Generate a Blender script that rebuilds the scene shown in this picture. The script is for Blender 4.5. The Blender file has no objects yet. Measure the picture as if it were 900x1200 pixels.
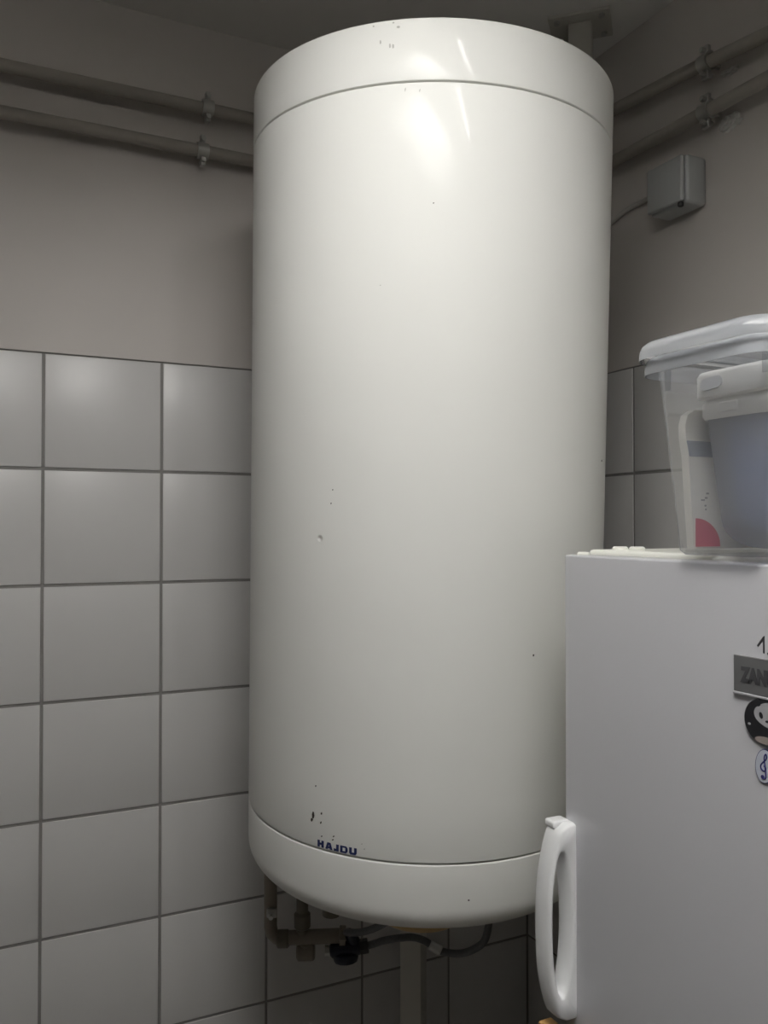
import bpy, bmesh, math, random
from mathutils import Vector, Matrix
random.seed(7)
scene = bpy.context.scene
COL = scene.collection

# ------------------------------------------------------------------ camera
F_PX = 994.05
cam_data = bpy.data.cameras.new('camera')
cam = bpy.data.objects.new('camera', cam_data)
COL.objects.link(cam)
cam_data.sensor_fit = 'VERTICAL'
cam_data.sensor_height = 24.0
cam_data.lens = F_PX / 1200.0 * 24.0
cam_data.clip_start = 0.02
YAW, PITCH = 0.4536, 0.0161
fw = Vector((math.sin(YAW)*math.cos(PITCH), math.cos(YAW)*math.cos(PITCH), math.sin(PITCH)))
cam.location = (-1.1107, -1.5566, 1.5027)
cam.rotation_euler = fw.to_track_quat('-Z', 'Y').to_euler()
scene.camera = cam

# ------------------------------------------------------------------ world, light, exposure
world = bpy.data.worlds.new('world'); scene.world = world
world.use_nodes = True
world.node_tree.nodes['Background'].inputs[0].default_value = (0.05, 0.05, 0.05, 1)
world.node_tree.nodes['Background'].inputs[1].default_value = 0.0
scene.view_settings.view_transform = 'Standard'
scene.view_settings.look = 'None'
scene.view_settings.gamma = 1.0
scene.view_settings.use_curve_mapping = False
scene.view_settings.exposure = 0.18
FILL_GLOBE_WATTS = 1.80              # each of the 10 globe lights of the added fill lamp
GSKIRT = 0.182
UPLIGHT_WATTS = 10.0            # added fill aimed up at the ceiling for softer light above
LAMP_BULB_WATTS = 0.48          # each of the 14 bulbs of the ceiling lamp
SKIRT = 0.118                  # depth of the lamp housing's sides below the ceiling

# ------------------------------------------------------------------ materials
def new_mat(name):
    m = bpy.data.materials.new(name); m.use_nodes = True
    return m, m.node_tree, m.node_tree.nodes['Principled BSDF']

def mat(name, col, rough=0.5, metal=0.0, coat=0.0, var=0.03, scale=12.0, bump=0.0, bscale=80.0, spec=0.5, rand=0.0):
    m, nt, b = new_mat(name)
    N, Lk = nt.nodes, nt.links
    b.inputs['Roughness'].default_value = rough
    b.inputs['Metallic'].default_value = metal
    b.inputs['Coat Weight'].default_value = coat
    b.inputs['Coat Roughness'].default_value = 0.018
    b.inputs['Specular IOR Level'].default_value = spec
    tc = N.new('ShaderNodeTexCoord')
    nz = N.new('ShaderNodeTexNoise'); nz.inputs['Scale'].default_value = scale; nz.inputs['Detail'].default_value = 3
    Lk.new(tc.outputs['Object'], nz.inputs['Vector'])
    mx = N.new('ShaderNodeMix'); mx.data_type = 'RGBA'
    mx.inputs[6].default_value = (*[c*(1-var) for c in col], 1)
    mx.inputs[7].default_value = (*[min(1, c*(1+var)) for c in col], 1)
    Lk.new(nz.outputs['Fac'], mx.inputs[0])
    out = mx.outputs[2]
    if rand:
        oi = N.new('ShaderNodeObjectInfo')
        hs = N.new('ShaderNodeHueSaturation')
        mr = N.new('ShaderNodeMapRange'); mr.inputs[3].default_value = 1-rand; mr.inputs[4].default_value = 1+rand
        Lk.new(oi.outputs['Random'], mr.inputs[0]); Lk.new(mr.outputs[0], hs.inputs['Value'])
        Lk.new(out, hs.inputs['Color']); out = hs.outputs['Color']
    Lk.new(out, b.inputs['Base Color'])
    if bump:
        n2 = N.new('ShaderNodeTexNoise'); n2.inputs['Scale'].default_value = bscale; n2.inputs['Detail'].default_value = 4
        Lk.new(tc.outputs['Object'], n2.inputs['Vector'])
        bp = N.new('ShaderNodeBump'); bp.inputs['Strength'].default_value = bump; bp.inputs['Distance'].default_value = 0.002
        Lk.new(n2.outputs['Fac'], bp.inputs['Height']); Lk.new(bp.outputs['Normal'], b.inputs['Normal'])
    return m

M = {}
M['plaster'] = mat('painted_plaster', (0.60, 0.565, 0.535), 0.75, var=0.02, scale=5, bump=0.25, bscale=45)
M['ceiling'] = mat('ceiling_paint', (0.80, 0.78, 0.75), 0.85, var=0.02, scale=4, bump=0.2, bscale=60)
M['grout'] = mat('grey_grout', (0.26, 0.25, 0.24), 0.9, var=0.08, scale=60, bump=0.3, bscale=300)
M['tile'] = mat('pale_grey_tile', (0.63, 0.62, 0.61), 0.36, var=0.012, scale=30, bump=0.04, bscale=25, rand=0.012)
M['dark_plaster'] = mat('brown_grey_wall_paint', (0.22, 0.21, 0.20), 0.8, var=0.03, scale=5, bump=0.2, bscale=45)
M['floor'] = mat('floor_screed', (0.38, 0.36, 0.33), 0.6, var=0.08, scale=10)
M['steel_white'] = mat('cream_painted_steel', (0.55, 0.53, 0.48), 0.4, var=0.03, scale=20)
M['pipe'] = mat('cream_painted_pipe', (0.34, 0.315, 0.28), 0.65, var=0.04, scale=30)
M['zinc'] = mat('zinc_plated_metal', (0.5, 0.5, 0.48), 0.35, metal=0.9, var=0.1, scale=60)
M['dark_metal'] = mat('dark_screw_metal', (0.06, 0.06, 0.06), 0.5, metal=0.4)
M['jbox'] = mat('grey_plastic_junction_box', (0.42, 0.43, 0.43), 0.45, var=0.02)
M['cable'] = mat('grey_cable_sheath', (0.5, 0.49, 0.46), 0.5)
M['crumb'] = mat('loose_plaster_filler', (0.62, 0.61, 0.58), 0.9, var=0.1, scale=90, bump=0.5, bscale=200)
M['cap_enamel'] = mat('water_heater_cap_paint', (0.83, 0.83, 0.795), 0.42, coat=0.14, var=0.012, scale=4, spec=0.08)
M['chip'] = mat('chipped_paint_dark', (0.05, 0.04, 0.03), 0.7, var=0.3, scale=400)
M['scuff'] = mat('grey_scuff', (0.50, 0.49, 0.46), 0.6, var=0.1, scale=400)
M['navy'] = mat('navy_print', (0.015, 0.025, 0.11), 0.4, var=0.1, scale=300)
M['sticker_white'] = mat('pale_sticker_backing', (0.55, 0.58, 0.66), 0.4)
M['flange'] = mat('tan_flange_cover', (0.52, 0.36, 0.17), 0.6, var=0.12, scale=30)
M['brass_dull'] = mat('dull_brown_fitting', (0.17, 0.15, 0.12), 0.45, metal=0.2, var=0.15, scale=40)
M['fit_cream'] = mat('cream_plastic_fitting', (0.24, 0.21, 0.17), 0.5, var=0.1, scale=40)
M['valve_dark'] = mat('dark_navy_valve_plastic', (0.012, 0.015, 0.03), 0.4)
M['hose'] = mat('grey_braided_hose', (0.11, 0.11, 0.115), 0.4, metal=0.3, var=0.3, scale=250, bump=0.4, bscale=500)
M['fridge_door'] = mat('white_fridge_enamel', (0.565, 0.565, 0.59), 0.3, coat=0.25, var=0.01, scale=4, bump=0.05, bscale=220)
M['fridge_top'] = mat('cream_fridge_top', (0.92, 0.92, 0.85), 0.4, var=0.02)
M['gasket'] = mat('grey_rubber_gasket', (0.25, 0.25, 0.24), 0.8)
M['handle'] = mat('white_handle_plastic', (0.93, 0.935, 0.94), 0.32, var=0.01)
M['plate'] = mat('grey_metal_nameplate', (0.20, 0.20, 0.205), 0.4, metal=0.3, var=0.05)
M['plate_ink'] = mat('dark_nameplate_lettering', (0.07, 0.07, 0.075), 0.5)
M['plate_edge'] = mat('pale_nameplate_edge', (0.48, 0.48, 0.50), 0.35)
M['ink'] = mat('charcoal_lettering', (0.045, 0.045, 0.05), 0.5)
M['black_print'] = mat('black_photo_print', (0.018, 0.018, 0.022), 0.35, var=0.3, scale=200)
M['grey_print'] = mat('light_grey_photo_print', (0.42, 0.42, 0.44), 0.4, var=0.15, scale=200)
M['tan_print'] = mat('tan_photo_print', (0.36, 0.31, 0.28), 0.4)
M['clef_blue'] = mat('dark_blue_clef_ink', (0.03, 0.03, 0.16), 0.4)
M['wood'] = mat('pale_orange_wood', (0.62, 0.36, 0.13), 0.55, var=0.2, scale=30)
M['packet_band'] = mat('grey_packet_band', (0.42, 0.45, 0.50), 0.5, var=0.08, scale=200)
M['pink'] = mat('pink_packet_print', (0.80, 0.24, 0.30), 0.5, var=0.04)
M['blue_fill'] = mat('slate_blue_contents', (0.14, 0.23, 0.50), 0.7, var=0.12, scale=25)
M['lamp_white'] = mat('white_lamp_housing', (0.7, 0.7, 0.7), 0.5)


def plastic(name, tint, clear, frost_col, gloss=0.10, rough=0.12):
    """milky polypropylene: part see-through, part scattering, part glossy"""
    m = bpy.data.materials.new(name); m.use_nodes = True
    nt = m.node_tree; N = nt.nodes; Lk = nt.links; N.clear()
    o = N.new('ShaderNodeOutputMaterial')
    tr = N.new('ShaderNodeBsdfTransparent'); tr.inputs[0].default_value = (*tint, 1)
    tl = N.new('ShaderNodeBsdfTranslucent'); df = N.new('ShaderNodeBsdfDiffuse')
    nz = N.new('ShaderNodeTexNoise'); nz.inputs['Scale'].default_value = 30
    tc = N.new('ShaderNodeTexCoord'); Lk.new(tc.outputs['Object'], nz.inputs['Vector'])
    mxc = N.new('ShaderNodeMix'); mxc.data_type = 'RGBA'
    mxc.inputs[6].default_value = (*[c*0.97 for c in frost_col], 1); mxc.inputs[7].default_value = (*frost_col, 1)
    Lk.new(nz.outputs['Fac'], mxc.inputs[0])
    Lk.new(mxc.outputs[2], tl.inputs[0]); Lk.new(mxc.outputs[2], df.inputs[0])
    a = N.new('ShaderNodeMixShader'); a.inputs[0].default_value = 0.45
    Lk.new(tl.outputs[0], a.inputs[1]); Lk.new(df.outputs[0], a.inputs[2])
    b = N.new('ShaderNodeMixShader'); b.inputs[0].default_value = clear
    Lk.new(a.outputs[0], b.inputs[1]); Lk.new(tr.outputs[0], b.inputs[2])
    g = N.new('ShaderNodeBsdfGlossy'); g.inputs['Roughness'].default_value = rough
    fr = N.new('ShaderNodeFresnel'); fr.inputs[0].default_value = 1.45
    mr = N.new('ShaderNodeMath'); mr.operation = 'MULTIPLY'; mr.inputs[1].default_value = gloss*10
    mr.use_clamp = True
    Lk.new(fr.outputs[0], mr.inputs[0])
    c = N.new('ShaderNodeMixShader')
    Lk.new(mr.outputs[0], c.inputs[0]); Lk.new(b.outputs[0], c.inputs[1]); Lk.new(g.outputs[0], c.inputs[2])
    Lk.new(c.outputs[0], o.inputs[0]); return m
M['clear_box'] = plastic('clear_milky_box_plastic', (0.97, 0.98, 1.0), 0.86, (1.0, 1.0, 1.0), gloss=0.05)
M['clear_lid'] = plastic('clear_milky_rim_plastic', (0.97, 0.98, 1.0), 0.46, (0.93, 0.96, 1.0), gloss=0.10)
M['lid_panel'] = plastic('clear_lid_panel_plastic', (0.98, 0.985, 1.0), 0.93, (0.96, 0.98, 1.0), gloss=0.05)
M['frost_tub'] = plastic('frosted_tub_plastic', (0.9, 0.92, 0.95), 0.52, (0.97, 0.97, 0.95), gloss=0.04, rough=0.3)

M['tub_lid'] = mat('cream_tub_lid_plastic', (0.98, 0.965, 0.92), 0.4, var=0.01)
M['packet'] = mat('cream_packet_card', (0.98, 0.95, 0.87), 0.5, var=0.015)

# the water heater's jacket: gloss enamel with one small dent in the sheet
def jacket_mat(dent_local):
    m = mat('water_heater_enamel', (0.83, 0.83, 0.795), 0.42, coat=0.14, var=0.012, scale=4, spec=0.08)
    nt = m.node_tree; N = nt.nodes; Lk = nt.links; b = N['Principled BSDF']
    tc = N.new('ShaderNodeTexCoord')
    mp = N.new('ShaderNodeVectorMath'); mp.operation = 'SUBTRACT'; mp.inputs[1].default_value = dent_local
    Lk.new(tc.outputs['Object'], mp.inputs[0])
    ln = N.new('ShaderNodeVectorMath'); ln.operation = 'LENGTH'; Lk.new(mp.outputs[0], ln.inputs[0])
    mr = N.new('ShaderNodeMapRange'); mr.interpolation_type = 'SMOOTHSTEP'
    mr.inputs[1].default_value = 0.0; mr.inputs[2].default_value = 0.005
    mr.inputs[3].default_value = 0.0; mr.inputs[4].default_value = 1.0
    Lk.new(ln.outputs['Value'], mr.inputs[0])
    bp = N.new('ShaderNodeBump'); bp.inputs['Strength'].default_value = 1.0; bp.inputs['Distance'].default_value = 0.0016
    Lk.new(mr.outputs[0], bp.inputs['Height'])
    # very faint waviness of the sheet metal
    nz = N.new('ShaderNodeTexNoise'); nz.inputs['Scale'].default_value = 6; nz.inputs['Detail'].default_value = 1
    Lk.new(tc.outputs['Object'], nz.inputs['Vector'])
    b2 = N.new('ShaderNodeBump'); b2.inputs['Strength'].default_value = 0.12; b2.inputs['Distance'].default_value = 0.01
    Lk.new(nz.outputs['Fac'], b2.inputs['Height']); Lk.new(bp.outputs['Normal'], b2.inputs['Normal'])
    Lk.new(b2.outputs['Normal'], b.inputs['Normal']); Lk.new(b2.outputs['Normal'], b.inputs['Coat Normal'])
    return m

# ------------------------------------------------------------------ mesh helpers
def link(name, me, m, parent=None, smooth=None):
    o = bpy.data.objects.new(name, me); COL.objects.link(o)
    if m is not None and not me.materials: me.materials.append(M[m] if isinstance(m, str) else m)
    if smooth is not None:
        for p in me.polygons: p.use_smooth = True
        me.set_sharp_from_angle(angle=math.radians(smooth))
    if parent: o.parent = parent
    return o
def mesh_of(name, bm):
    bmesh.ops.recalc_face_normals(bm, faces=bm.faces)
    me = bpy.data.meshes.new(name); bm.to_mesh(me); bm.free(); return me
def obj(name, bm, m, parent=None, smooth=None):
    return link(name, mesh_of(name, bm), m, parent, smooth)
def empty(name, loc, parent=None):
    o = bpy.data.objects.new(name, None); COL.objects.link(o); o.location = loc
    o.empty_display_size = 0.05
    return o
def tag(o, label, cat, group=None):
    o['label'] = label; o['category'] = cat
    if group: o['group'] = group
    return o
def struct(o, label, cat):
    o['kind'] = 'structure'; o['label'] = label; o['category'] = cat; return o

def add_box(bm, lo, hi, bev=0.0, seg=2, mtx=None):
    lo, hi = Vector(lo), Vector(hi)
    r = bmesh.ops.create_cube(bm, size=1.0)
    vs = r['verts']
    for v in vs:
        v.co = Vector(((lo[i]+hi[i])/2 + v.co[i]*(hi[i]-lo[i])) for i in range(3))
    if bev > 0:
        es = list({e for v in vs for e in v.link_edges})
        rr = bmesh.ops.bevel(bm, geom=es, offset=bev, segments=seg, affect='EDGES', profile=0.5)
        vs = list({v for f in rr['faces'] for v in f.verts} | {v for v in vs if v.is_valid})
    if mtx:
        for v in vs: v.co = mtx @ v.co
    return vs
def box(name, lo, hi, m, parent=None, bev=0.0, seg=2, smooth=40):
    bm = bmesh.new(); add_box(bm, lo, hi, bev, seg)
    return obj(name, bm, m, parent, smooth if bev else None)
def add_lathe(bm, prof, n=96, mtx=None, close=True):
    """prof: list of (r, z); r == 0 makes a pole"""
    rings = []
    for r, z in prof:
        if r <= 1e-9: rings.append([bm.verts.new((0, 0, z))])
        else: rings.append([bm.verts.new((r*math.cos(2*math.pi*i/n), r*math.sin(2*math.pi*i/n), z)) for i in range(n)])
    for a, b in zip(rings, rings[1:]):
        for i in range(n):
            j = (i+1) % n
            if len(a) == 1 and len(b) == 1: continue
            if len(a) == 1: bm.faces.new((a[0], b[i], b[j]))
            elif len(b) == 1: bm.faces.new((a[i], a[j], b[0]))
            else: bm.faces.new((a[i], a[j], b[j], b[i]))
    if mtx:
        for rg in rings:
            for v in rg: v.co = mtx @ v.co
def frame_to(d):
    return Vector(d).normalized().to_track_quat('Z', 'Y').to_matrix().to_4x4()
def add_cyl(bm, a, b, r, n=20, bev=0.0, r2=None):
    a, b = Vector(a), Vector(b); L = (b-a).length; r2 = r if r2 is None else r2
    e = min(bev, L*0.4, r*0.6)
    prof = [(0, 0), (r-e, 0), (r, e), (r2, L-e), (r2-e, L), (0, L)] if e > 0 else [(0, 0), (r, 0), (r2, L), (0, L)]
    add_lathe(bm, prof, n, Matrix.Translation(a) @ frame_to(b-a))
def smooth_path(pts, sub=6):
    P = [Vector(p) for p in pts]; out = []
    for i in range(len(P)-1):
        p0 = P[max(i-1, 0)]; p1 = P[i]; p2 = P[i+1]; p3 = P[min(i+2, len(P)-1)]
        for k in range(sub):
            t = k/sub
            out.append(0.5*((2*p1)+(p2-p0)*t+(2*p0-5*p1+4*p2-p3)*t*t+(3*p1-p0-3*p2+p3)*t**3))
    out.append(P[-1]); return out
def add_tube(bm, path, r, n=16, caps=True):
    P = [Vector(p) for p in path]; rings = []
    t0 = (P[1]-P[0]).normalized()
    up = Vector((0, 0, 1)) if abs(t0.z) < 0.9 else Vector((1, 0, 0))
    u = t0.cross(up).normalized()
    for i, p in enumerate(P):
        t = (P[min(i+1, len(P)-1)]-P[max(i-1, 0)]).normalized()
        u = (u - t*u.dot(t)).normalized(); w = t.cross(u)
        rings.append([bm.verts.new(p + r*(math.cos(2*math.pi*k/n)*u + math.sin(2*math.pi*k/n)*w)) for k in range(n)])
    for a, b in zip(rings, rings[1:]):
        for k in range(n): bm.faces.new((a[k], a[(k+1) % n], b[(k+1) % n], b[k]))
    if caps: bm.faces.new(rings[0][::-1]); bm.faces.new(rings[-1])
def add_prism(bm, pts2, to3, depth_vec):
    """extrude a 2-D outline; to3 maps (u, v) to a point, depth_vec is the thickness"""
    d = Vector(depth_vec)
    a = [bm.verts.new(to3(u, v)) for u, v in pts2]; b = [bm.verts.new(v.co + d) for v in a]
    n = len(a)
    bm.faces.new(a); bm.faces.new(b[::-1])
    for i in range(n): bm.faces.new((a[i], b[i], b[(i+1) % n], a[(i+1) % n]))
def rrect(w0, w1, h0, h1, r, n=6):
    pts = []
    for cx, cy, a0 in ((w1-r, h1-r, 0), (w0+r, h1-r, 90), (w0+r, h0+r, 180), (w1-r, h0+r, 270)):
        for k in range(n+1):
            a = math.radians(a0+90*k/n); pts.append((cx+r*math.cos(a), cy+r*math.sin(a)))
    return pts
def add_loft(bm, rings, cap0=True, cap1=True):
    R = [[bm.verts.new(p) for p in rg] for rg in rings]; n = len(R[0])
    for a, b in zip(R, R[1:]):
        for k in range(n): bm.faces.new((a[k], a[(k+1) % n], b[(k+1) % n], b[k]))
    if cap0: bm.faces.new(R[0][::-1])
    if cap1: bm.faces.new(R[-1])

# ------------------------------------------------------------------ the room
XW, YW, H, TT = -3.0, -4.0, 2.43, 1.8          # room extents, ceiling height, top of the tiling
def wall(name, boxes, m, label):
    bm = bmesh.new()
    for lo, hi in boxes: add_box(bm, lo, hi)
    return struct(obj(name, bm, m), label, 'wall')
wl = wall('wall_left', [((XW, 0.0022, 0), (0.0022, 0.15, TT))], 'grout', 'white tiled wall left of the water heater with painted plaster above')
bm = bmesh.new(); add_box(bm, (XW, -0.0012, TT), (0.0012, 0.15, H)); obj('plaster', bm, 'plaster', wl)
wr = wall('wall_right', [((0.0022, YW, 0), (0.15, 0.15, TT))], 'grout', 'shaded tiled wall behind the fridge with painted plaster above')
bm = bmesh.new(); add_box(bm, (-0.0012, YW, TT), (0.15, 0.15, H)); obj('plaster', bm, 'plaster', wr)
wall('wall_back', [((XW-0.15, YW-0.15, 0), (0.15, YW, H))], 'dark_plaster', 'plain painted wall behind the camera')
wall('wall_far_left', [((XW-0.15, YW, 0), (XW, 0.15, H))], 'dark_plaster', 'plain painted wall far to the left')
struct(box('floor', (XW-0.15, YW-0.15, -0.12), (0.15, 0.15, 0), 'floor'), 'plain grey floor of the utility room', 'floor')
struct(box('ceiling', (XW-0.15, YW-0.15, H), (0.15, 0.15, H+0.12), 'ceiling'), 'plain painted ceiling above the water heater', 'ceiling')

GR, PITCH_T = 0.0052, 0.2
def tile_mesh(w, h):
    bm = bmesh.new(); add_box(bm, (-w/2, 0, -h/2), (w/2, 0.006, h/2))
    es = [e for e in bm.edges if all(v.co.y < 1e-6 for v in e.verts)]
    bmesh.ops.bevel(bm, geom=es, offset=0.0012, segments=2, affect='EDGES', profile=0.5)
    me = mesh_of('tile', bm); me.materials.append(M['tile'])
    for p in me.polygons: p.use_smooth = True
    me.set_sharp_from_angle(angle=math.radians(50)); return me
full = tile_mesh(PITCH_T-GR, PITCH_T-GR); cut = tile_mesh(0.14-GR, PITCH_T-GR)
def put_tile(me, x, y, z, rz, parent):
    o = bpy.data.objects.new('tile', me); COL.objects.link(o)
    o.location = (x, y, z); o.rotation_euler = (random.uniform(-1, 1)*0.0012, 0, rz+random.uniform(-1, 1)*0.0012); o.parent = parent
for j in range(9):
    z = TT - PITCH_T*(j+0.5)
    for k in range(15): put_tile(full, -PITCH_T*(k+0.5), 0, z, 0, wl)
    put_tile(cut, 0, -0.07, z, -math.pi/2, wr)
    for k in range(19): put_tile(full, 0, -0.14-PITCH_T*(k+0.5), z, -math.pi/2, wr)

# ------------------------------------------------------------------ ceiling lamp (two rows of bulbs in a skirted housing, over the camera)
LYC, LL, BZ0 = -1.60, 1.00, -0.060
lamp = tag(empty('ceiling_lamp', (-0.805, LYC, H)), 'white twin-channel ceiling lamp with two rows of small bulbs', 'lamp')
bm = bmesh.new()
add_box(bm, (-0.135, -LL/2, -0.014), (0.135, LL/2, 0))
for s in (-1, 1):
    add_box(bm, (-0.135, s*LL/2-0.004, -SKIRT), (0.135, s*LL/2+0.004, 0))
obj('housing', bm, 'lamp_white', lamp)
for sx in (-0.130, -0.002, 0.126):
    bm = bmesh.new(); add_box(bm, (sx-.003, -LL/2+.004, -SKIRT), (sx+.003, LL/2-.004, -.014)); obj('reflector_side', bm, 'lamp_white', lamp)
NC = 7; CP = 0.1
for i in range(NC):
    for tx in (-0.074, 0.070):
        ty = CP*(i-(NC-1)/2)
        ld = bpy.data.lights.new('bulb_light', 'POINT'); ld.shadow_soft_size = 0.0145
        ld.energy = LAMP_BULB_WATTS; ld.color = (1.0, 0.985, 0.955)
        lo = bpy.data.objects.new('bulb_light', ld); COL.objects.link(lo)
        lo.parent = lamp; lo.location = (tx, ty, BZ0)
        bm = bmesh.new(); add_cyl(bm, (tx, ty, -0.014), (tx, ty, BZ0+.022), .012, 14, .002); obj('bulb_socket', bm, 'lamp_white', lamp, 40)

# added fill lamp, out of view, made up to brighten the heater and left wall
GX, GY, GL, GN = -0.99, -1.36, 0.84, 5
glob = tag(empty('fill_globe_lamp', (GX, GY, H-.05)), 'added unseen fill lamp with two rows of globe lights below the ceiling', 'lamp')
bm = bmesh.new()
add_box(bm, (-.16, -GL/2, -.012), (.16, GL/2, 0))
for s in (-1, 1): add_box(bm, (-.16, s*GL/2-.003, -GSKIRT), (.16, s*GL/2+.003, 0))
obj('housing', bm, 'lamp_white', glob)
for sx in (-.163, .163):
    bm = bmesh.new(); add_box(bm, (sx-.003, -GL/2, -GSKIRT), (sx+.003, GL/2, 0)); obj('reflector_side', bm, 'lamp_white', glob)
for i in range(GN):
    for gx in (-.072, .072):
        ld = bpy.data.lights.new('fill_globe_light', 'POINT'); ld.shadow_soft_size = 0.085; ld.energy = FILL_GLOBE_WATTS; ld.color = (1.0, 0.985, 0.955)
        lo = bpy.data.objects.new('fill_globe_light', ld); COL.objects.link(lo); lo.parent = glob; lo.location = (gx, .12*(i-(GN-1)/2), -.100)
for ry in (-.3, .3):
    bm = bmesh.new(); add_cyl(bm, (0, ry, 0), (0, ry, .05), .006, 10); obj('hanging_rod', bm, 'zinc', glob, 40)
ld = bpy.data.lights.new('fill_uplight', 'AREA'); ld.shape = 'RECTANGLE'; ld.size = 0.28; ld.size_y = 0.7; ld.energy = UPLIGHT_WATTS; ld.color = (1.0, 0.985, 0.955)  # added upward fill that lifts the ceiling and upper walls by bounce
lo = bpy.data.objects.new('fill_uplight', ld); COL.objects.link(lo); lo.parent = glob; lo.location = (0, 0, .004); lo.rotation_euler = (math.pi, 0, 0)

# ------------------------------------------------------------------ water heater
HR = 0.2575
AX = Vector((-0.0107, -0.0522, 1)).normalized()
C0 = Vector((-0.5009, -0.447, 1.5))
E1 = Vector((0, 1, 0)).cross(AX).normalized(); E2 = AX.cross(E1)
HB = -0.485                                              # bottom of the lower cap along the axis
heater = empty('water_heater', C0 + AX*HB)
heater.rotation_euler = Matrix((E1, E2, AX)).transposed().to_euler()
tag(heater, 'large white cylindrical electric water heater hung in the corner', 'water heater')
def L(h): return h - HB
def cylp(th, h, r=HR): return Vector((r*math.cos(th), r*math.sin(th), L(h)))
NS = 192
hb, ht, hr = -0.393, 0.535, 0.609
def rnd(r, z, rad, a0, a1, n=4):
    return [(r+rad*math.cos(math.radians(a0+(a1-a0)*k/n)), z+rad*math.sin(math.radians(a0+(a1-a0)*k/n))) for k in range(n+1)]
g, e = 0.0010, 0.0018
bm = bmesh.new()
prof = [(0.10, L(hb)-0.006), (HR-0.007, L(hb)-0.006), (HR-0.007, L(hb)+g)] + rnd(HR-e, L(hb)+g+e, e, -90, 0) \
     + [(HR, L(hb+(ht-hb)*k/14)) for k in range(1, 14)] + rnd(HR-e, L(ht)-g-e, e, 0, 90) \
     + [(HR-0.007, L(ht)-g), (HR-0.007, L(ht)+0.006), (0.10, L(ht)+0.006)]
add_lathe(bm, prof, NS)
dent = cylp(-2.6039, -0.0039)
jacket = obj('jacket', bm, jacket_mat(dent), heater, 50)
bm = bmesh.new()
e2 = 0.0045
prof = [(HR-0.007, L(ht)+g)] + rnd(HR-0.0012, L(ht)+g+0.0012, 0.0012, -90, 0) + [(HR, L(ht)+0.03)] \
     + rnd(HR-e2, L(hr)-e2, e2, 0, 90, 5) + [(HR*0.6, L(hr)+0.002), (0, L(hr)+0.003)]
add_lathe(bm, prof, NS); top_cap = obj('top_cap', bm, 'cap_enamel', heater, 50)
bm = bmesh.new()
rr = 0.036
prof = [(HR-0.007, L(hb)-g)] + rnd(HR-e, L(hb)-g-e, e, 90, 0) + [(HR, L(hb)-0.03)] \
     + rnd(HR-rr, L(HB)+rr, rr, 0, -90, 10) + [(0.11, 0), (0.105, 0.01), (0, 0.01)]
add_lathe(bm, prof, NS); bottom_cap = obj('bottom_cap', bm, 'cap_enamel', heater, 50)
bm = bmesh.new()
add_lathe(bm, [(0.0, -0.099), (0.055, -0.098), (0.068, -0.094), (0.074, -0.086), (0.075, -0.075), (0.075, 0.009), (0, 0.009)], 64)
obj('flange_cover', bm, 'flange', heater, 50)['label'] = 'tan domed cover under the tank'
for th, rad in ((-2.75, 0.19), (2.7, 0.19)):
    bm = bmesh.new()
    c = Vector((rad*math.cos(th), rad*math.sin(th), 0)); add_cyl(bm, c+Vector((0, 0, -0.03)), c+Vector((0, 0, 0.02)), 0.012)
    obj('water_nipple', bm, 'brass_dull', heater, 40)

# brand lettering, wrapped on the jacket: wide heavy letters
def quad_letters():
    A = {}
    A['H'] = [[(0, 0), (.36, 0), (.36, 1), (0, 1)], [(.64, 0), (1, 0), (1, 1), (.64, 1)], [(.30, .34), (.70, .34), (.70, .66), (.30, .66)]]
    A['A'] = [[(0, 0), (.36, 0), (.62, 1), (.30, 1)], [(.74, 0), (1.1, 0), (.80, 1), (.48, 1)], [(.30, .16), (.85, .16), (.85, .42), (.30, .42)]]
    A['J'] = [[(.36, .0), (.74, .0), (.74, 1), (.36, 1)], [(0, 0), (.40, 0), (.40, .34), (0, .34)]]
    A['D'] = [[(0, 0), (.34, 0), (.34, 1), (0, 1)], [(.30, 0), (.86, 0), (1.05, .24), (.30, .24)], [(.30, .76), (1.05, .76), (.86, 1), (.30, 1)], [(.74, .2), (1.06, .2), (1.1, .5), (1.06, .8), (.74, .8)]]
    A['U'] = [[(0, .2), (.36, .2), (.36, 1), (0, 1)], [(.70, .2), (1.06, .2), (1.06, 1), (.70, 1)], [(0, .24), (.16, 0), (.9, 0), (1.06, .24), (1.06, .3), (0, .3)]]
    return A
LT = quad_letters()
th0, th1, hl0, hl1 = -2.5985, -2.382, -0.3897, -0.3812
def wrap_poly(bm, pts, thick=0.0002, r=HR):
    a = [bm.verts.new(cylp(t, h, r+thick+0.00015)) for t, h in pts]; b = [bm.verts.new(cylp(t, h, r-0.0004)) for t, h in pts]
    n = len(a); bm.faces.new(a); bm.faces.new(b[::-1])
    for i in range(n): bm.faces.new((a[i], b[i], b[(i+1) % n], a[(i+1) % n]))
adv = [1.26, 1.30, 0.96, 1.30, 1.06]; tot = sum(adv); u0 = 0
for ch, ad in zip('HAJDU', adv):
    bm = bmesh.new()
    for poly in LT[ch]:
        wrap_poly(bm, [(th0+(th1-th0)*(u0+u)/tot, hl0+(hl1-hl0)*v) for u, v in poly])
    obj('letter', bm, 'navy', jacket)['label'] = 'navy brand letter ' + ch
    u0 += ad
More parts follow.
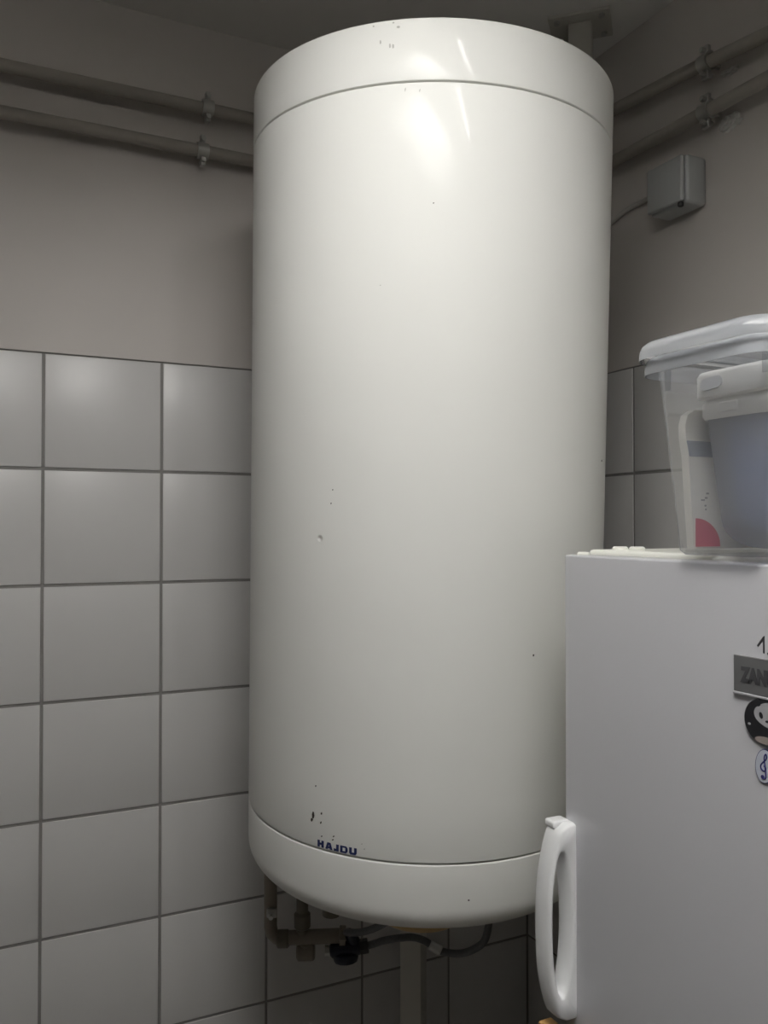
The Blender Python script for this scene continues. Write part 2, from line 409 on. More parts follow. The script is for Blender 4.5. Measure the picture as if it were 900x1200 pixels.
# chips in the paint: (angle, height, half width, half height, material)
chips = [(-2.628, -0.3525, .0020, .0055, 'chip'), (-2.636, -0.3585, .0017, .0025, 'chip'), (-2.5775, -0.347, .0013, .0020, 'chip'),
         (-2.5804, -0.3588, .0012, .0020, 'chip'), (-2.5744, -0.3758, .0011, .0011, 'chip'), (-2.5058, -0.3719, .0012, .0012, 'chip'),
         (-2.5103, -0.3764, .0012, .0011, 'chip'), (-2.3565, -0.3745, .0009, .0009, 'scuff'), (-2.3433, -0.3803, .0009, .0009, 'scuff'),
         (-2.5325, 0.0565, .0008, .0009, 'chip'), (-2.5413, 0.0398, .0009, .0011, 'chip'), (-2.6138, -0.3143, .0009, .0014, 'chip'),
         (-1.5228, -0.1438, .0012, .0016, 'chip'), (-2.0601, 0.3941, .0009, .0009, 'chip'), (-0.9094, 0.0995, .0020, .0018, 'chip'),
         (-2.1959, 0.5259, .0008, .0022, 'scuff'), (-2.1296, 0.5241, .0008, .0018, 'scuff'), (-2.30, 0.30, .0007, .0007, 'scuff')]
for t, h, w, hh, m in chips:
    bm = bmesh.new(); n = 9
    pts = [(t+w/HR*math.cos(2*math.pi*k/n)*random.uniform(.6, 1.1)+0.3*w/HR*math.sin(2*math.pi*k/n), h+hh*math.sin(2*math.pi*k/n)*random.uniform(.65, 1.1)) for k in range(n)]
    wrap_poly(bm, pts); obj('paint_chip', bm, m, jacket)
for t, h, w, hh in [(-2.232, 0.5985, .0020, .0016), (-2.349, 0.6030, .0011, .0010), (-2.255, 0.604, .0013, .0010), (-2.315, 0.5835, .0009, .0030), (-2.27, 0.578, .0010, .0034), (-2.255, 0.577, .0012, .0030)]:
    bm = bmesh.new(); n = 9
    wrap_poly(bm, [(t+w/HR*math.cos(2*math.pi*k/n), h+hh*math.sin(2*math.pi*k/n)*random.uniform(.7, 1)) for k in range(n)])
    obj('scuff_mark', bm, 'scuff', top_cap)
bm = bmesh.new(); wrap_poly(bm, [(-1.843+.0012/HR*math.cos(k*.7), -0.4376+.0010*math.sin(k*.7)) for k in range(9)]); obj('paint_chip', bm, 'chip', bottom_cap)

# ------------------------------------------------------------------ steel mounting frame: two floor-to-ceiling posts behind the heater
frame = tag(empty('mounting_frame', (-0.2175, -0.205, 0)), 'cream steel two-post frame behind the water heater, bolted to the ceiling', 'frame')
PA, PB = Vector((-0.1020, -0.318, 0)), Vector((-0.3330, -0.092, 0))
fx = (PA-PB).normalized(); ang = math.atan2(fx.y, fx.x)
FM = Matrix.Rotation(ang, 4, 'Z')
base = Vector((-0.2175, -0.205, 0))
for P in (PA, PB):
    mt = Matrix.Translation(P-base) @ FM
    bm = bmesh.new(); add_box(bm, (-0.021, -0.021, 0.006), (0.021, 0.021, H-0.006), 0.003, 2, mt); obj('post', bm, 'steel_white', frame, 40)
    for z0, nm in ((H-0.006, 'ceiling_plate'), (0, 'floor_plate')):
        bm = bmesh.new(); add_box(bm, (-0.055, -0.045, z0), (0.055, 0.045, z0+0.006), 0.001, 1, mt); pl = obj(nm, bm, 'steel_white', frame)
        for bx in (-0.04, 0.04):
            for by in (-0.03, 0.03):
                bm = bmesh.new(); zz = z0-0.004 if z0 > 1 else z0+0.006
                add_cyl(bm, mt @ Vector((bx, by, zz)), mt @ Vector((bx, by, zz+0.004)), 0.006, 6); obj('bolt', bm, 'zinc', pl)
mid = Matrix.Translation((PA+PB)/2-base) @ FM
for z in (1.20, 1.86):
    bm = bmesh.new(); add_box(bm, (-0.145, -0.015, z-0.02), (0.145, 0.015, z+0.02), 0.002, 1, mid); obj('crossbar', bm, 'steel_white', frame)
    for s in (-0.09, 0.09):
        # hanger arm reaching from the crossbar to the tank's back
        p = (mid @ Vector((s, 0, z))) + base
        ctr = C0 + AX*(z-1.5)
        dirv = Vector((-0.699, -0.715, 0))
        d2 = (p-ctr); d2.z = 0
        b2 = d2.dot(dirv); c2 = d2.dot(d2)-HR*HR
        tt = -b2-math.sqrt(max(b2*b2-c2, 0))
        q = p + dirv*(tt-0.004)
        bm = bmesh.new(); add_cyl(bm, p-base, q-base, 0.011, 12); obj('hanger_arm', bm, 'zinc', frame, 40)

# ------------------------------------------------------------------ heating pipes under the ceiling
def pipe(name, pts, r, label, clamps, wall_dir, crumb=None):
    o = tag(empty(name, pts[0]), label, 'pipe'); b = Vector(pts[0])
    bm = bmesh.new(); add_tube(bm, [Vector(p)-b for p in pts], r, 18); obj('pipe_run', bm, 'pipe', o, 50)
    for c in clamps:
        c = Vector(c)-b; wd = Vector(wall_dir); al = Vector((wd.y, -wd.x, 0))
        bm = bmesh.new()
        mt = Matrix.Translation(c) @ frame_to(al)
        add_lathe(bm, [(r+.0005, -.010), (r+.0035, -.010), (r+.0035, .010), (r+.0005, .010), (r+.0005, -.010)], 24, mt)
        for s in (-1, 1):
            add_box(bm, (-.004, -.007, -.009), (.004, .007, .009), 0.001, 1, Matrix.Translation(c+Vector((0, 0, s*(r+.008)))) @ frame_to(Vector((0, 0, 1))) )
        cl = obj('clamp', bm, 'zinc', o, 40)
        for s in (-1, 1):
            bm = bmesh.new()
            add_cyl(bm, c+Vector((0, 0, s*(r+.008)))-wd*.012, c+Vector((0, 0, s*(r+.008)))+wd*.012, .0045, 6)
            obj('screw', bm, 'zinc', cl)
        bm = bmesh.new(); add_cyl(bm, c+wd*(r+.002), c+wd*(0.0292+.004), .005, 8); obj('wall_stud', bm, 'zinc', cl)
    return o
PZ1, PZ2 = 2.267, 2.186
pipe('heating_pipe', [(XW+.001, -.03, 2.259), (-1.07, -.03, PZ1-.003), (-.03, -.03, PZ1)], .011, 'upper grey painted pipe along the wall above the left tiles', [(-.726, -.03, PZ1)], (0, 1, 0))
pipe('heating_pipe', [(XW+.001, -.03, PZ2), (-.03, -.03, PZ2)], .011, 'lower grey painted pipe along the wall above the left tiles', [(-.735, -.03, PZ2)], (0, 1, 0))
pipe('heating_pipe', [(-.03, -.045, 2.290), (-.03, -.25, 2.289), (-.03, -.326, 2.283), (-.03, -.496, 2.2685), (-.03, -.668, 2.2475), (-.03, -1.1, 2.215), (-.03, YW+.001, 2.21)], .011,
     'upper painted pipe above the junction box on the right wall', [(-.03, -.547, 2.2625)], (1, 0, 0))
pipe('heating_pipe', [(-.03, -.045, 2.190), (-.03, -.326, 2.1865), (-.03, -.668, 2.180), (-.03, YW+.001, 2.17)], .011,
     'lower painted pipe just above the junction box on the right wall', [(-.03, -.547, 2.1825)], (1, 0, 0))
# rough filler where the clamps were set into the right wall
for (y, z, sy, sz), lb in (((-.572, 2.160, .022, .013), 'lump of rough white filler below the lower right pipe clamp'), ((-.572, 2.2435, .018, .006), 'thin smear of rough filler below the upper right pipe clamp')):
    bm = bmesh.new(); bmesh.ops.create_icosphere(bm, subdivisions=3, radius=1.0)
    for v in bm.verts:
        k = 1+random.uniform(-.28, .28)
        v.co = Vector((-0.0012+v.co.x*.008*k if v.co.x < 0 else 0, y+v.co.y*sy*k, z+v.co.z*sz*k))
    tag(obj('wall_filler', bm, 'crumb'), lb, 'filler')

# ------------------------------------------------------------------ junction box with cable
jb = tag(empty('junction_box', (-.0012, -.478, 2.04)), 'grey plastic junction box on the right wall below the pipes', 'junction box')
bm = bmesh.new(); add_box(bm, (-.046, -.043, .0), (0, .043, .082), .007, 3); obj('box_body', bm, 'jbox', jb, 50)
bm = bmesh.new(); add_box(bm, (-.056, -.0405, .0025), (-.047, .0405, .0795), .004, 3); lid = obj('cover', bm, 'jbox', jb, 50)
bm = bmesh.new(); add_cyl(bm, (-.050, -.033, .0015), (-.050, -.033, -.006), .0048, 14, .001); obj('cable_plug', bm, 'dark_metal', jb, 40)
bm = bmesh.new()
add_tube(bm, smooth_path([(-.012, .040, .046), (-.010, .075, .053), (-.008, .110, .056), (-.007, .150, .054), (-.006, .200, .040), (-.006, .26, .01), (-.006, .33, -.06)]), .0045, 12)
obj('cable', bm, 'cable', jb, 50)

# ------------------------------------------------------------------ plumbing under the heater
def rel(b, pts): return [Vector(p)-Vector(b) for p in pts]
pb = (-0.632, -0.120, 0.78)
pl = tag(empty('supply_pipe_assembly', pb), 'brownish pipes and fittings under the left side of the water heater', 'plumbing')
bm = bmesh.new(); add_tube(bm, rel(pb, [(-.6325, -.1208, 1.04), (-.632, -.120, .80), (-.630, -.121, .788), (-.622, -.124, .779), (-.612, -.129, .778)]), .0115, 18); obj('riser_pipe', bm, 'fit_cream', pl, 50)
bm = bmesh.new(); p0, p1 = rel(pb, [(-.612, -.129, .7785), (-.519, -.1745, .783)]); add_cyl(bm, p0, p1, .0125, 20, .002); obj('cross_pipe', bm, 'fit_cream', pl, 40)
bm = bmesh.new(); p0, p1 = rel(pb, [(-.622, -.124, .777), (-.602, -.134, .7775)]); add_cyl(bm, p0, p1, .0155, 20, .003); obj('elbow_collar', bm, 'brass_dull', pl, 40)
bm = bmesh.new(); p0, p1 = rel(pb, [(-.523, -.1725, .783), (-.513, -.1775, .783)]); add_cyl(bm, p0, p1, .0165, 6, .001); obj('union_nut', bm, 'fit_cream', pl, 30)
bm = bmesh.new(); p0, p1 = rel(pb, [(-.5815, -.144, .785), (-.5822, -.1446, .86)]); add_cyl(bm, p0, p1, .0105, 18, .001)
p0, p1 = rel(pb, [(-.5815, -.144, .794), (-.5822, -.1446, .826)]); add_cyl(bm, p0, p1, .0145, 18, .005); obj('branch_pipe', bm, 'brass_dull', pl, 40)
bm = bmesh.new(); p0, p1 = rel(pb, [(-.5822, -.1446, .86), (-.582, -.147, 1.03)]); add_cyl(bm, p0, p1, .0075, 12); obj('riser_tail', bm, 'brass_dull', pl, 40)
bm = bmesh.new(); p0, p1 = rel(pb, [(-.590, -.139, .7545), (-.562, -.153, .7555)]); add_cyl(bm, p0, p1, .0155, 16, .003)
p0, p1 = rel(pb, [(-.576, -.146, .77), (-.576, -.146, .755)]); add_cyl(bm, p0, p1, .012, 14); obj('drain_tee', bm, 'fit_cream', pl, 40)
bm = bmesh.new(); add_box(bm, (-.009, -.004, -.008), (.009, .004, .008), .002, 2, Matrix.Translation(Vector((-.634, -.134, .829))-Vector(pb)) @ Matrix.Rotation(-.45, 4, 'Z'))
p0, p1 = rel(pb, [(-.640, -.145, .825), (-.638, -.140, .826)]); add_cyl(bm, p0, p1, .004, 8); obj('pipe_clip', bm, 'zinc', pl, 40)
# safety valve
vb = (-0.512, -0.177, 0.735)
va = tag(empty('safety_valve', vb), 'dark navy plastic safety valve at the end of the pipes below the heater', 'valve')
bm = bmesh.new()
p = rel(vb, [(-.538, -.166, .757), (-.512, -.178, .758), (-.489, -.190, .764)])
add_cyl(bm, p[0], p[2], .0125, 18, .003); obj('valve_body', bm, 'valve_dark', va, 40)
bm = bmesh.new(); p0, p1 = rel(vb, [(-.5135, -.1765, .762), (-.5130, -.179, .736)]); add_lathe(bm, [(0, 0), (.010, 0), (.012, .006), (.021, .009), (.023, .014), (.021, .022), (.012, .026), (0, .026)], 12, Matrix.Translation(p0) @ frame_to(p1-p0)); obj('valve_knob', bm, 'valve_dark', va, 40)
bm = bmesh.new(); p0, p1 = rel(vb, [(-.498, -.184, .768), (-.507, -.180, .790)]); add_cyl(bm, p0, p1, .011, 14, .003); obj('relief_spout', bm, 'valve_dark', va, 40)
bm = bmesh.new(); p0, p1 = rel(vb, [(-.4915, -.1885, .7635), (-.478, -.195, .766)]); add_cyl(bm, p0, p1, .0125, 6, .001); obj('hose_nut', bm, 'dark_metal', va, 30)
bm = bmesh.new(); p0, p1 = rel(vb, [(-.546, -.162, .757), (-.537, -.166, .757)]); add_cyl(bm, p0, p1, .009, 12); obj('inlet_neck', bm, 'zinc', va, 30)
def hose(pts, r, label, ends):
    o = tag(empty('flexible_hose', pts[0]), label, 'hose')
    bm = bmesh.new(); add_tube(bm, smooth_path(rel(pts[0], pts), 8), r, 14); obj('hose_line', bm, 'hose', o, 50)
    for a, b in ends:
        bm = bmesh.new(); p0, p1 = rel(pts[0], [a, b]); add_cyl(bm, p0, p1, r+.0025, 10, .001); obj('ferrule', bm, 'zinc', o, 40)
hose([(-.478, -.195, .766), (-.470, -.207, .773), (-.4591, -.228, .7855), (-.4262, -.2532, .7945), (-.405, -.262, .789), (-.3931, -.269, .7815), (-.378, -.280, .772), (-.3613, -.310, .778), (-.3504, -.345, .800), (-.3465, -.372, .832), (-.347, -.385, .90), (-.350, -.388, 1.0)],
     .0062, 'grey hose sagging from the safety valve up under the middle of the heater', [((-.395, -.268, .7825), (-.379, -.279, .7725))])
hose([(-.507, -.180, .790), (-.519, -.195, .797), (-.5114, -.2454, .818), (-.4962, -.2867, .8437), (-.4940, -.3150, .8688), (-.497, -.325, .91), (-.50, -.326, .96), (-.50, -.324, 1.008)],
     .0060, 'short grey hose rising beside the safety valve to the tan flange cover', [])

# ------------------------------------------------------------------ fridge
DX = -0.53; YF = -0.8124; YN = -1.40; DZ = 1.4713; CZ = 1.4765
fr = tag(empty('refrigerator', (DX, (YF+YN)/2, 0)), 'white refrigerator with stickers on its door, cut off at the right edge', 'refrigerator')
fb = Vector((DX, (YF+YN)/2, 0))
def fobj(name, bm, m, parent=fr, smooth=None):
    for v in bm.verts: v.co -= fb
    return obj(name, bm, m, parent, smooth)
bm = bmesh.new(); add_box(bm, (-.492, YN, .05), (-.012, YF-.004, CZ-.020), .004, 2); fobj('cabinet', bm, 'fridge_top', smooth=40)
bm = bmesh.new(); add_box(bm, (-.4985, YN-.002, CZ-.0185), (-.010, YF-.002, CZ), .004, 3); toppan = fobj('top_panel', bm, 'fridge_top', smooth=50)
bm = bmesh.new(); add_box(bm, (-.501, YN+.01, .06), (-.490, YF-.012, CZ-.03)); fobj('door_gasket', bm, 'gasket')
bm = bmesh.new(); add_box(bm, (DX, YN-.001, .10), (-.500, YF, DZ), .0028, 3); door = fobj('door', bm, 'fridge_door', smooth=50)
bm = bmesh.new(); add_box(bm, (-.50, YN+.02, .0), (-.04, YF-.03, .05)); fobj('plinth', bm, 'gasket')
def plug(x, y, z, par, r=.0085, h=.0035):
    bm = bmesh.new(); add_lathe(bm, [(0, -.002), (r, -.002), (r, h*.5), (r*.8, h), (0, h)], 20, Matrix.Translation((x, y, z)))
    fobj('hinge_hole_plug', bm, 'fridge_top', par, 40)
plug(-.474, -.838, CZ, toppan); plug(-.462, -.851, CZ, toppan); plug(-.516, -.818-.010, DZ, door, .007, .003)

# handle: a bow grip standing off the door
HZ0, HZ1, PRO = 0.980, 1.186, 0.036
yn, yf = -0.8312, -0.8045
zc, hh = (HZ0+HZ1)/2, (HZ1-HZ0)/2
def outer(n=40):
    pts = []
    for k in range(n+1):
        t = 1-2*k/n
        s = abs(t)
        if t > 0: p = PRO*(1-s**2.6)**0.55*1.0 + .010*(s**6)
        else: p = PRO*(1-s**3.2)**0.50 + .012*(s**8)
        pts.append((DX-p, zc+hh*t))
    return pts
def hole(n=40):
    z0h, z1h = 1.006, 1.158; zm, hz = (z0h+z1h)/2, (z1h-z0h)/2
    o, i = [], []
    for k in range(n+1):
        t = 1-2*k/n
        w = (1-abs(t)**2.2)**0.62
        mid_p = .0175 - .004*t*0
        o.append((DX-(mid_p+.0115*w), zm+hz*t)); i.append((DX-(mid_p-.0125*w), zm+hz*t))
    return o, i[::-1]
bm = bmesh.new()
ho, hi_ = hole(); ou = outer()
lay = []
for y, ins in ((yn, .0045), (yn+.0014, .0018), (yn+.0045, 0), (yf-.0045, 0), (yf-.0014, .0018), (yf, .0045)):
    # each layer is inset so that the edges come out rounded
    def shr(pts, sgn):
        out = []
        n = len(pts)
        for k, (x, z) in enumerate(pts):
            x0, z0_ = pts[max(k-1, 0)]; x1, z1_ = pts[min(k+1, n-1)]
            tx, tz = x1-x0, z1_-z0_; l = math.hypot(tx, tz) or 1
            out.append((x+sgn*(-tz/l)*ins*.75, z+sgn*(tx/l)*ins*.75))
        return out
    O = shr(ou, 1); O = [(min(x, DX), z) for x, z in O]
    HO = shr(ho, -1); HI = shr(hi_, -1)
    lay.append(([bm.verts.new((x, y, z)) for x, z in O], [bm.verts.new((x, y, z)) for x, z in HO], [bm.verts.new((x, y, z)) for x, z in HI],
                [bm.verts.new((DX, y, z)) for x, z in O]))
def strip(a, b):
    for k in range(len(a)-1):
        try: bm.faces.new((a[k], a[k+1], b[k+1], b[k]))
        except ValueError: pass
for A_, B_ in zip(lay, lay[1:]):
    strip(A_[0], B_[0]); strip(A_[1], B_[1]); strip(A_[2], B_[2]); strip(A_[3], B_[3])
    for i1, i2 in ((0, -1), (-1, 0)):
        bm.faces.new((A_[1][i1], B_[1][i1], B_[2][i2], A_[2][i2]))
    for i1 in (0, -1):
        try: bm.faces.new((A_[0][i1], B_[0][i1], B_[3][i1], A_[3][i1]))
        except ValueError: pass
for Y_ in (lay[0], lay[-1]):
    strip(Y_[0], Y_[1]); strip(Y_[2][::-1], Y_[3])
    for q in ((Y_[0][0], Y_[1][0], Y_[2][-1], Y_[3][0]), (Y_[0][-1], Y_[1][-1], Y_[2][0], Y_[3][-1])):
        try: bm.faces.new(q)
        except ValueError: pass
bmesh.ops.remove_doubles(bm, verts=bm.verts, dist=1e-5)
hd = fobj('handle', bm, 'handle', fr, 60); hd['label'] = 'white bow-shaped door handle'
bm = bmesh.new()
add_box(bm, (DX-.0215, yn+.010, HZ1-.0065), (DX, yf+.0006, HZ1+.0016), .0028, 4)
fobj('handle_lip', bm, 'handle', hd, 60)

# number above the nameplate, nameplate and lettering (all on the door's front)
def text_mesh(name, body, size, bold=0.0, ext=0.0003, squeeze=1.0):
    cu = bpy.data.curves.new(name, 'FONT'); cu.body = body; cu.size = size; cu.offset = bold; cu.extrude = ext; cu.resolution_u = 3
    t = bpy.data.objects.new(name, cu); COL.objects.link(t)
    bpy.context.view_layer.update()
    me = bpy.data.meshes.new_from_object(t.evaluated_get(bpy.context.evaluated_depsgraph_get()))
    bpy.data.objects.remove(t); bpy.data.curves.remove(cu)
    for v in me.vertices: v.co.x *= squeeze
    me.name = name; return me
def on_door(me, y, z, x, m, name, parent):
    """text x runs to -Y, text y runs up, front faces -X"""
    for v in me.vertices:
        a, b_, c_ = v.co; v.co = Vector((x-c_, y-a, z+b_)) - fb
    o = link(name, me, None, parent); me.materials.clear(); me.materials.append(M[m]); return o
bm = bmesh.new()
d0 = lambda u, v: Vector((DX-.0004, -u, v))
for pl_ in ([(1.0638, 1.4045), (1.0650, 1.4035), (1.0710, 1.4108), (1.0710, 1.4130), (1.0698, 1.4122)], [(1.0698, 1.3990), (1.0712, 1.3988), (1.0712, 1.4131), (1.0698, 1.4124)], [(1.0738, 1.3984), (1.0752, 1.3983), (1.0752, 1.3998), (1.0738, 1.3999)]):
    add_prism(bm, pl_, d0, (.0006, 0, 0))
nm = fobj('door_number', bm, 'ink', door); nm['label'] = 'thin charcoal number 1 above the nameplate'
bm = bmesh.new(); add_box(bm, (DX-.0022, -1.140, 1.3640), (DX+.0005, -1.0415, 1.3945), .0005, 1); npl = fobj('nameplate', bm, 'plate', door); npl['label'] = 'grey metal nameplate with dark lettering'
bm = bmesh.new(); add_box(bm, (DX-.0030, -1.140, 1.3620), (DX+.0005, -1.0412, 1.3640), .0004, 1); fobj('nameplate_rim', bm, 'plate_edge', npl)
on_door(text_mesh('lettering', 'ZANUSSI', .0165, .0010, .0003, .72), -1.0500, 1.3735, DX-.0024, 'plate_ink', 'lettering', npl)
# round panda badge
pbx = tag(empty('panda_badge', (DX-.0004, -1.0722, 1.3440)), 'round dark badge with a panda photo on the fridge door', 'badge')
def disc(name, cy, cz, ry, rz, x0, th, m, parent, base_, n=40, rot=0.0, shape=None):
    bm = bmesh.new(); pts = []
    for k in range(n):
        a = 2*math.pi*k/n; u, v = ry*math.cos(a), rz*math.sin(a)
        if shape: s = shape(a); u *= s; v *= s
        pts.append((cy+u*math.cos(rot)-v*math.sin(rot), cz+u*math.sin(rot)+v*math.cos(rot)))
    add_prism(bm, pts, lambda u, v: Vector((x0, u, v))-Vector(base_), (th, 0, 0))
    return obj(name, bm, m, parent)
bb = (DX-.0004, -1.0722, 1.3440); x0 = DX-.0002
disc('badge_rim', -1.0722, 1.3440, .0204, .0194, x0-.0016, .0012, 'grey_print', pbx, bb)
disc('badge_face', -1.0722, 1.3440, .0197, .0188, x0-.0020, .0006, 'black_print', pbx, bb)
disc('panda_belly', -1.0735, 1.3288, .0105, .0030, x0-.0022, .0004, 'tan_print', pbx, bb)
disc('panda_head', -1.0752, 1.3497, .0122, .0100, x0-.0022, .0004, 'grey_print', pbx, bb, shape=lambda a: 1+.06*math.cos(3*a))
disc('panda_eye', -1.0692, 1.3486, .0017, .0027, x0-.0024, .0003, 'black_print', pbx, bb, rot=-.3)
disc('panda_eye', -1.0812, 1.3486, .0017, .0027, x0-.0024, .0003, 'black_print', pbx, bb, rot=.3)
disc('panda_ear', -1.0660, 1.3582, .0030, .0028, x0-.0024, .0003, 'black_print', pbx, bb)
disc('panda_muzzle', -1.0752, 1.3432, .0045, .0026, x0-.0023, .0003, 'plate_edge', pbx, bb)
disc('panda_nose', -1.0752, 1.3446, .0018, .0010, x0-.0024, .0003, 'black_print', pbx, bb)
disc('panda_arm', -1.0575, 1.3395, .0014, .0010, x0-.0022, .0004, 'grey_print', pbx, bb)
# treble clef sticker
cb = (DX-.0004, -1.0712, 1.3075)
cs = tag(empty('clef_sticker', cb), 'oval sticker with a dark blue treble clef below the panda badge', 'sticker')
disc('sticker_border', -1.0712, 1.3077, .0090, .0140, x0-.0010, .0008, 'clef_blue', cs, cb, rot=.10)
disc('sticker_face', -1.0712, 1.3077, .0084, .0134, x0-.0013, .0006, 'sticker_white', cs, cb, rot=.10)
c1 = [(-.0002, .0006), (.0012, -.0004), (.0012, -.0026), (-.0006, -.0036), (-.0028, -.0022), (-.0030, .0006), (-.0010, .0034), (.0014, .0058), (.0024, .0084), (.0016, .0104), (.0004, .0086), (.0002, .0052), (.0010, -.0010), (.0016, -.0072), (.0008, -.0094), (-.0012, -.0098), (-.0018, -.0082)]
bm = bmesh.new(); xs = x0-.0014
add_tube(bm, [Vector((xs, -1.0712-u*1.05, 1.3075+v)) - Vector(cb) for u, v in [(p.x, p.y) for p in smooth_path([(a, b_, 0) for a, b_ in c1], 5)]], .00062, 6)
add_cyl(bm, Vector((xs-.0003, -1.0712+.0014, 1.3075-.0086))-Vector(cb), Vector((xs+.0003, -1.0712+.0014, 1.3075-.0086))-Vector(cb), .0017, 14)
obj('treble_clef', bm, 'clef_blue', cs)

# ------------------------------------------------------------------ clear storage box on the fridge
BZ = CZ+.0003
xb0, xb1, yb0, yb1 = -.541, -.235, -1.0740, -.9850            # bottom outline
ZT = 1.655; TP = .0165
bb = Vector((-.39, -1.03, BZ))
sb = tag(empty('storage_box', bb), 'clear plastic lidded storage box standing on the fridge', 'box')
def ring(x0, x1, y0, y1, r, z): return [Vector((x, y, z))-bb for x, y in rrect(x0, x1, y0, y1, r, 6)]
bm = bmesh.new()
W = .0016
out_ = [ring(xb0+.004, xb1-.004, yb0+.004, yb1-.004, .008, BZ), ring(xb0, xb1, yb0, yb1, .010, BZ+.004)]
for k in range(1, 5):
    t = k/4*TP; out_.append(ring(xb0-t*.8, xb1+t*.8, yb0-t, yb1+t, .012+.004*k/4, BZ+.004+(ZT-BZ-.004)*k/4))
fl = .0115
t = TP
rim = [ring(xb0-t*.8-d*.95, xb1+t*.8+d, yb0-t-d, yb1+t+d, .016+d, z) for d, z in ((fl*.5, ZT-.0005), (fl*.85, ZT-.004), (fl, ZT-.010), (fl, ZT-.0165), (fl-.0012, ZT-.0165), (fl-.0014, ZT-.0100), (fl*.8-.0010, ZT-.0060), (0-.0004, ZT-.004))]
inn = [ring(xb0-(TP*k/4)*.8+W, xb1+(TP*k/4)*.8-W, yb0-TP*k/4+W, yb1+TP*k/4-W, .0105+.004*k/4, BZ+.004+(ZT-BZ-.004)*k/4 if k else BZ+.004) for k in (4, 3, 2, 1, 0)]
# outer skin with its rolled-over rim
add_loft(bm, out_ , cap0=True, cap1=False)
body = obj('box_body', bm, 'clear_box', sb, 60)
bm = bmesh.new(); add_loft(bm, rim, cap0=False, cap1=False); obj('box_rim', bm, 'clear_lid', sb, 60)
for (px, py) in ((-.545, -.9800), (-.545, -1.086)):
    bm = bmesh.new(); add_box(bm, Vector((px+.001, py-.0035, ZT-.030))-bb, Vector((px+.002, py+.0035, ZT-.004))-bb); obj('rim_rib', bm, 'clear_box', sb)
bm = bmesh.new(); fl2 = .0165; z0 = ZT+.0006
lidr = [ring(xb0-t*.8-d*.95, xb1+t*.8+d, yb0-t-d, yb1+t+d, .016+max(d, -.006), z) for d, z in ((fl2, z0-.0035), (fl2, z0+.003), (fl2-.0020, z0+.0085), (fl2*.62, z0+.0125), (fl2*.25, z0+.0130), (-.001, z0+.0100), (-.004, z0+.0030), (-.010, z0+.0015))]
add_loft(bm, lidr, cap0=False, cap1=False); lid_r = obj('lid', bm, 'clear_lid', sb, 60)
bm = bmesh.new(); add_loft(bm, [lidr[-1], [p+Vector((0, 0, .0012)) for p in lidr[-1]]]); obj('lid_panel', bm, 'lid_panel', lid_r)

# frosted tub with a cream clip lid inside the box
tb = Vector((-.44, -1.045, BZ+.006))
tu = tag(empty('inner_tub', tb), 'frosted tub with cream lid and blue contents inside the clear box', 'tub')
def tring(x0, x1, y0, y1, r, z): return [Vector((x, y, z))-tb for x, y in rrect(x0, x1, y0, y1, r, 6)]
tx0, tx1, ty0, ty1 = -.526, -.30, -1.0800, -1.0005
bm = bmesh.new(); rg = []
z0, z1 = BZ+.006, 1.600
for k in range(7):
    a = math.radians(90*k/6); r_ = .026
    ins = r_*(1-math.sin(a)); rg.append(tring(tx0+.004+ins, tx1-.004-ins, ty0+.006+ins*.7, ty1-.012-ins, max(.014-ins*.2, .006), z0+r_*(1-math.cos(a))))
rg.append(tring(tx0, tx1, ty0, ty1, .015, z1))
add_loft(bm, rg, cap0=True, cap1=False); obj('tub_body', bm, 'frost_tub', tu, 60)
bm = bmesh.new(); rg = []
for k in range(5):
    a = math.radians(90*k/4); r_ = .018; ins = r_*(1-math.sin(a))
    rg.append(tring(tx0+.012+ins, tx1-.012-ins, ty0+.010+ins*.6, ty1-.024-ins, .010, z0+.016+r_*(1-math.cos(a))))
rg.append(tring(tx0+.010, tx1-.010, ty0+.006, ty1-.014, .012, z1-.006))
add_loft(bm, rg); obj('contents', bm, 'blue_fill', tu, 60)
bm = bmesh.new()
lr = [(.0015, z1-.004), (.0030, z1-.001), (.0030, z1+.010), (.0012, z1+.0125), (.0012, z1+.014), (.0058, z1+.0155), (.0062, z1+.019), (.0062, z1+.034), (.0045, z1+.0375), (.0010, z1+.0385)]
add_loft(bm, [tring(tx0-d, tx1+d, max(ty0-d, yb0-.012), ty1+d, .016, z) for d, z in lr]); lid_ = obj('tub_lid', bm, 'tub_lid', tu, 50)
bm = bmesh.new()
for yy in (-1.020,):
    pts = rrect(yy-.0115, yy+.0115, z1+.0215, z1+.0320, .0045, 5)
    add_prism(bm, pts, lambda u, v: Vector((tx0-.0074, u, v+(yy-u)*.08))-tb, (.004, 0, 0))
obj('lid_clip', bm, 'handle', lid_)['label'] = 'pale raised clip on the tub lid'
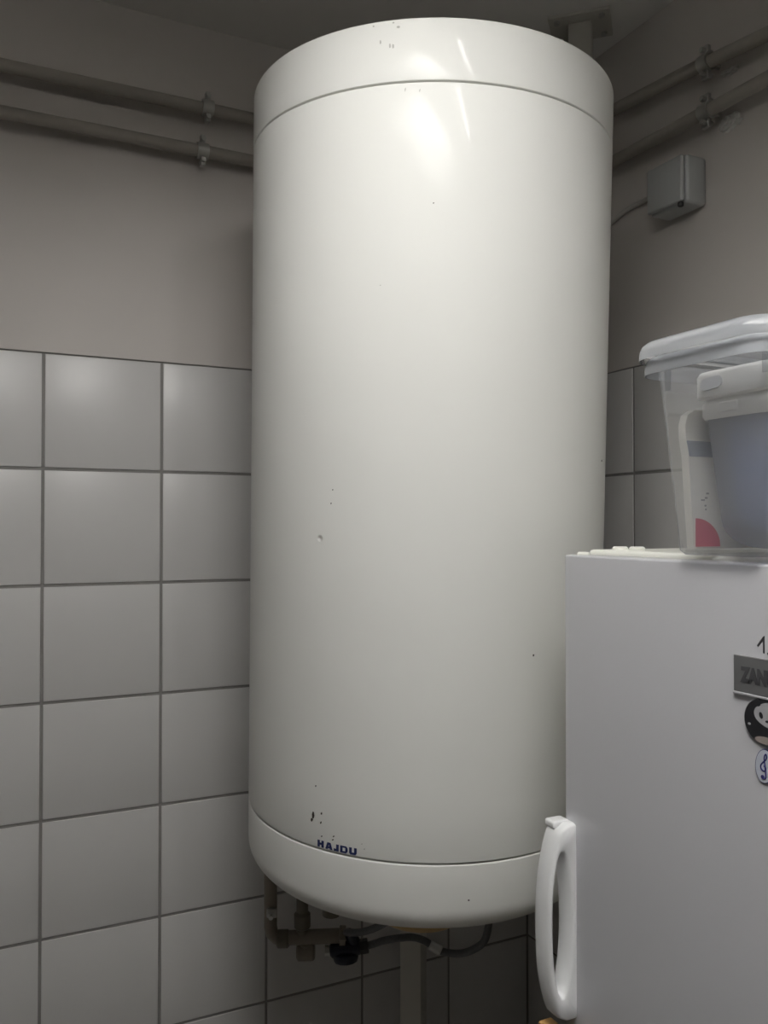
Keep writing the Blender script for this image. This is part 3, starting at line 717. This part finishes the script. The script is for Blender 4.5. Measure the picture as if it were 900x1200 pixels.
bm = bmesh.new(); add_box(bm, Vector((tx0-.0042, -1.045, z1+.0005))-tb, Vector((tx0, -1.0250, z1+.0095))-tb, .001, 1); obj('lid_catch', bm, 'tub_lid', lid_, 40)

# slim cream packet against the far side of the box
kb = Vector((-.48, -.991, BZ+.004))
pk = tag(empty('packet', kb), 'slim cream packet with a pink quarter circle inside the clear box', 'packet')
def k3(u, v): return Vector((u, -.9945, v))-kb
zb = BZ+.004
prof_ = [(-.5310, zb+.001), (-.5335, zb+.030), (-.5375, zb+.085), (-.5405, zb+.100), (-.5410, zb+.112), (-.5380, zb+.121), (-.530, zb+.126), (-.415, zb+.126), (-.405, zb+.120), (-.405, zb+.001)]
bm = bmesh.new(); add_prism(bm, [(u+.004, v) for u, v in prof_], k3, (0, .0085, 0)); pkb = obj('packet_body', bm, 'packet', pk)
bm = bmesh.new(); add_prism(bm, [(-.5325, zb+.084), (-.5358, zb+.098), (-.4100, zb+.098), (-.4100, zb+.084)], lambda u, v: Vector((u, -.9950, v))-kb, (0, .0007, 0)); obj('printed_band', bm, 'packet_band', pkb)
bm = bmesh.new(); add_prism(bm, [(-.5255, zb+.003)] + [(-.5255+.030*math.sin(math.radians(90-90*k/14)), zb+.003+.0255*math.sin(math.radians(90*k/14))) for k in range(15)], lambda u, v: Vector((u, -.9950, v))-kb, (0, .0007, 0)); obj('pink_quarter_circle', bm, 'pink', pkb)
for (u, v, w_) in ((-.5165, .045, .0022), (-.5125, .047, .0016), (-.5135, .040, .0010), (-.5130, .0365, .0008), (-.5108, .051, .0016)):
    bm = bmesh.new(); add_prism(bm, rrect(u-w_, u+w_, zb+v-.0008, zb+v+.0008, .0005, 2), lambda a, b_: Vector((a, -.9950, b_))-kb, (0, .0007, 0)); obj('printed_mark', bm, 'scuff', pkb)

# ------------------------------------------------------------------ wooden plank whose end shows below the fridge handle
bm = bmesh.new(); add_box(bm, (-.5535, -.815, 0), (-.5360, -.7945, .9660), .002, 2)
po = obj('wooden_post', bm, 'wood', None, 40)
tag(po, 'end of an upright orange wood batten below the fridge door handle', 'batten')
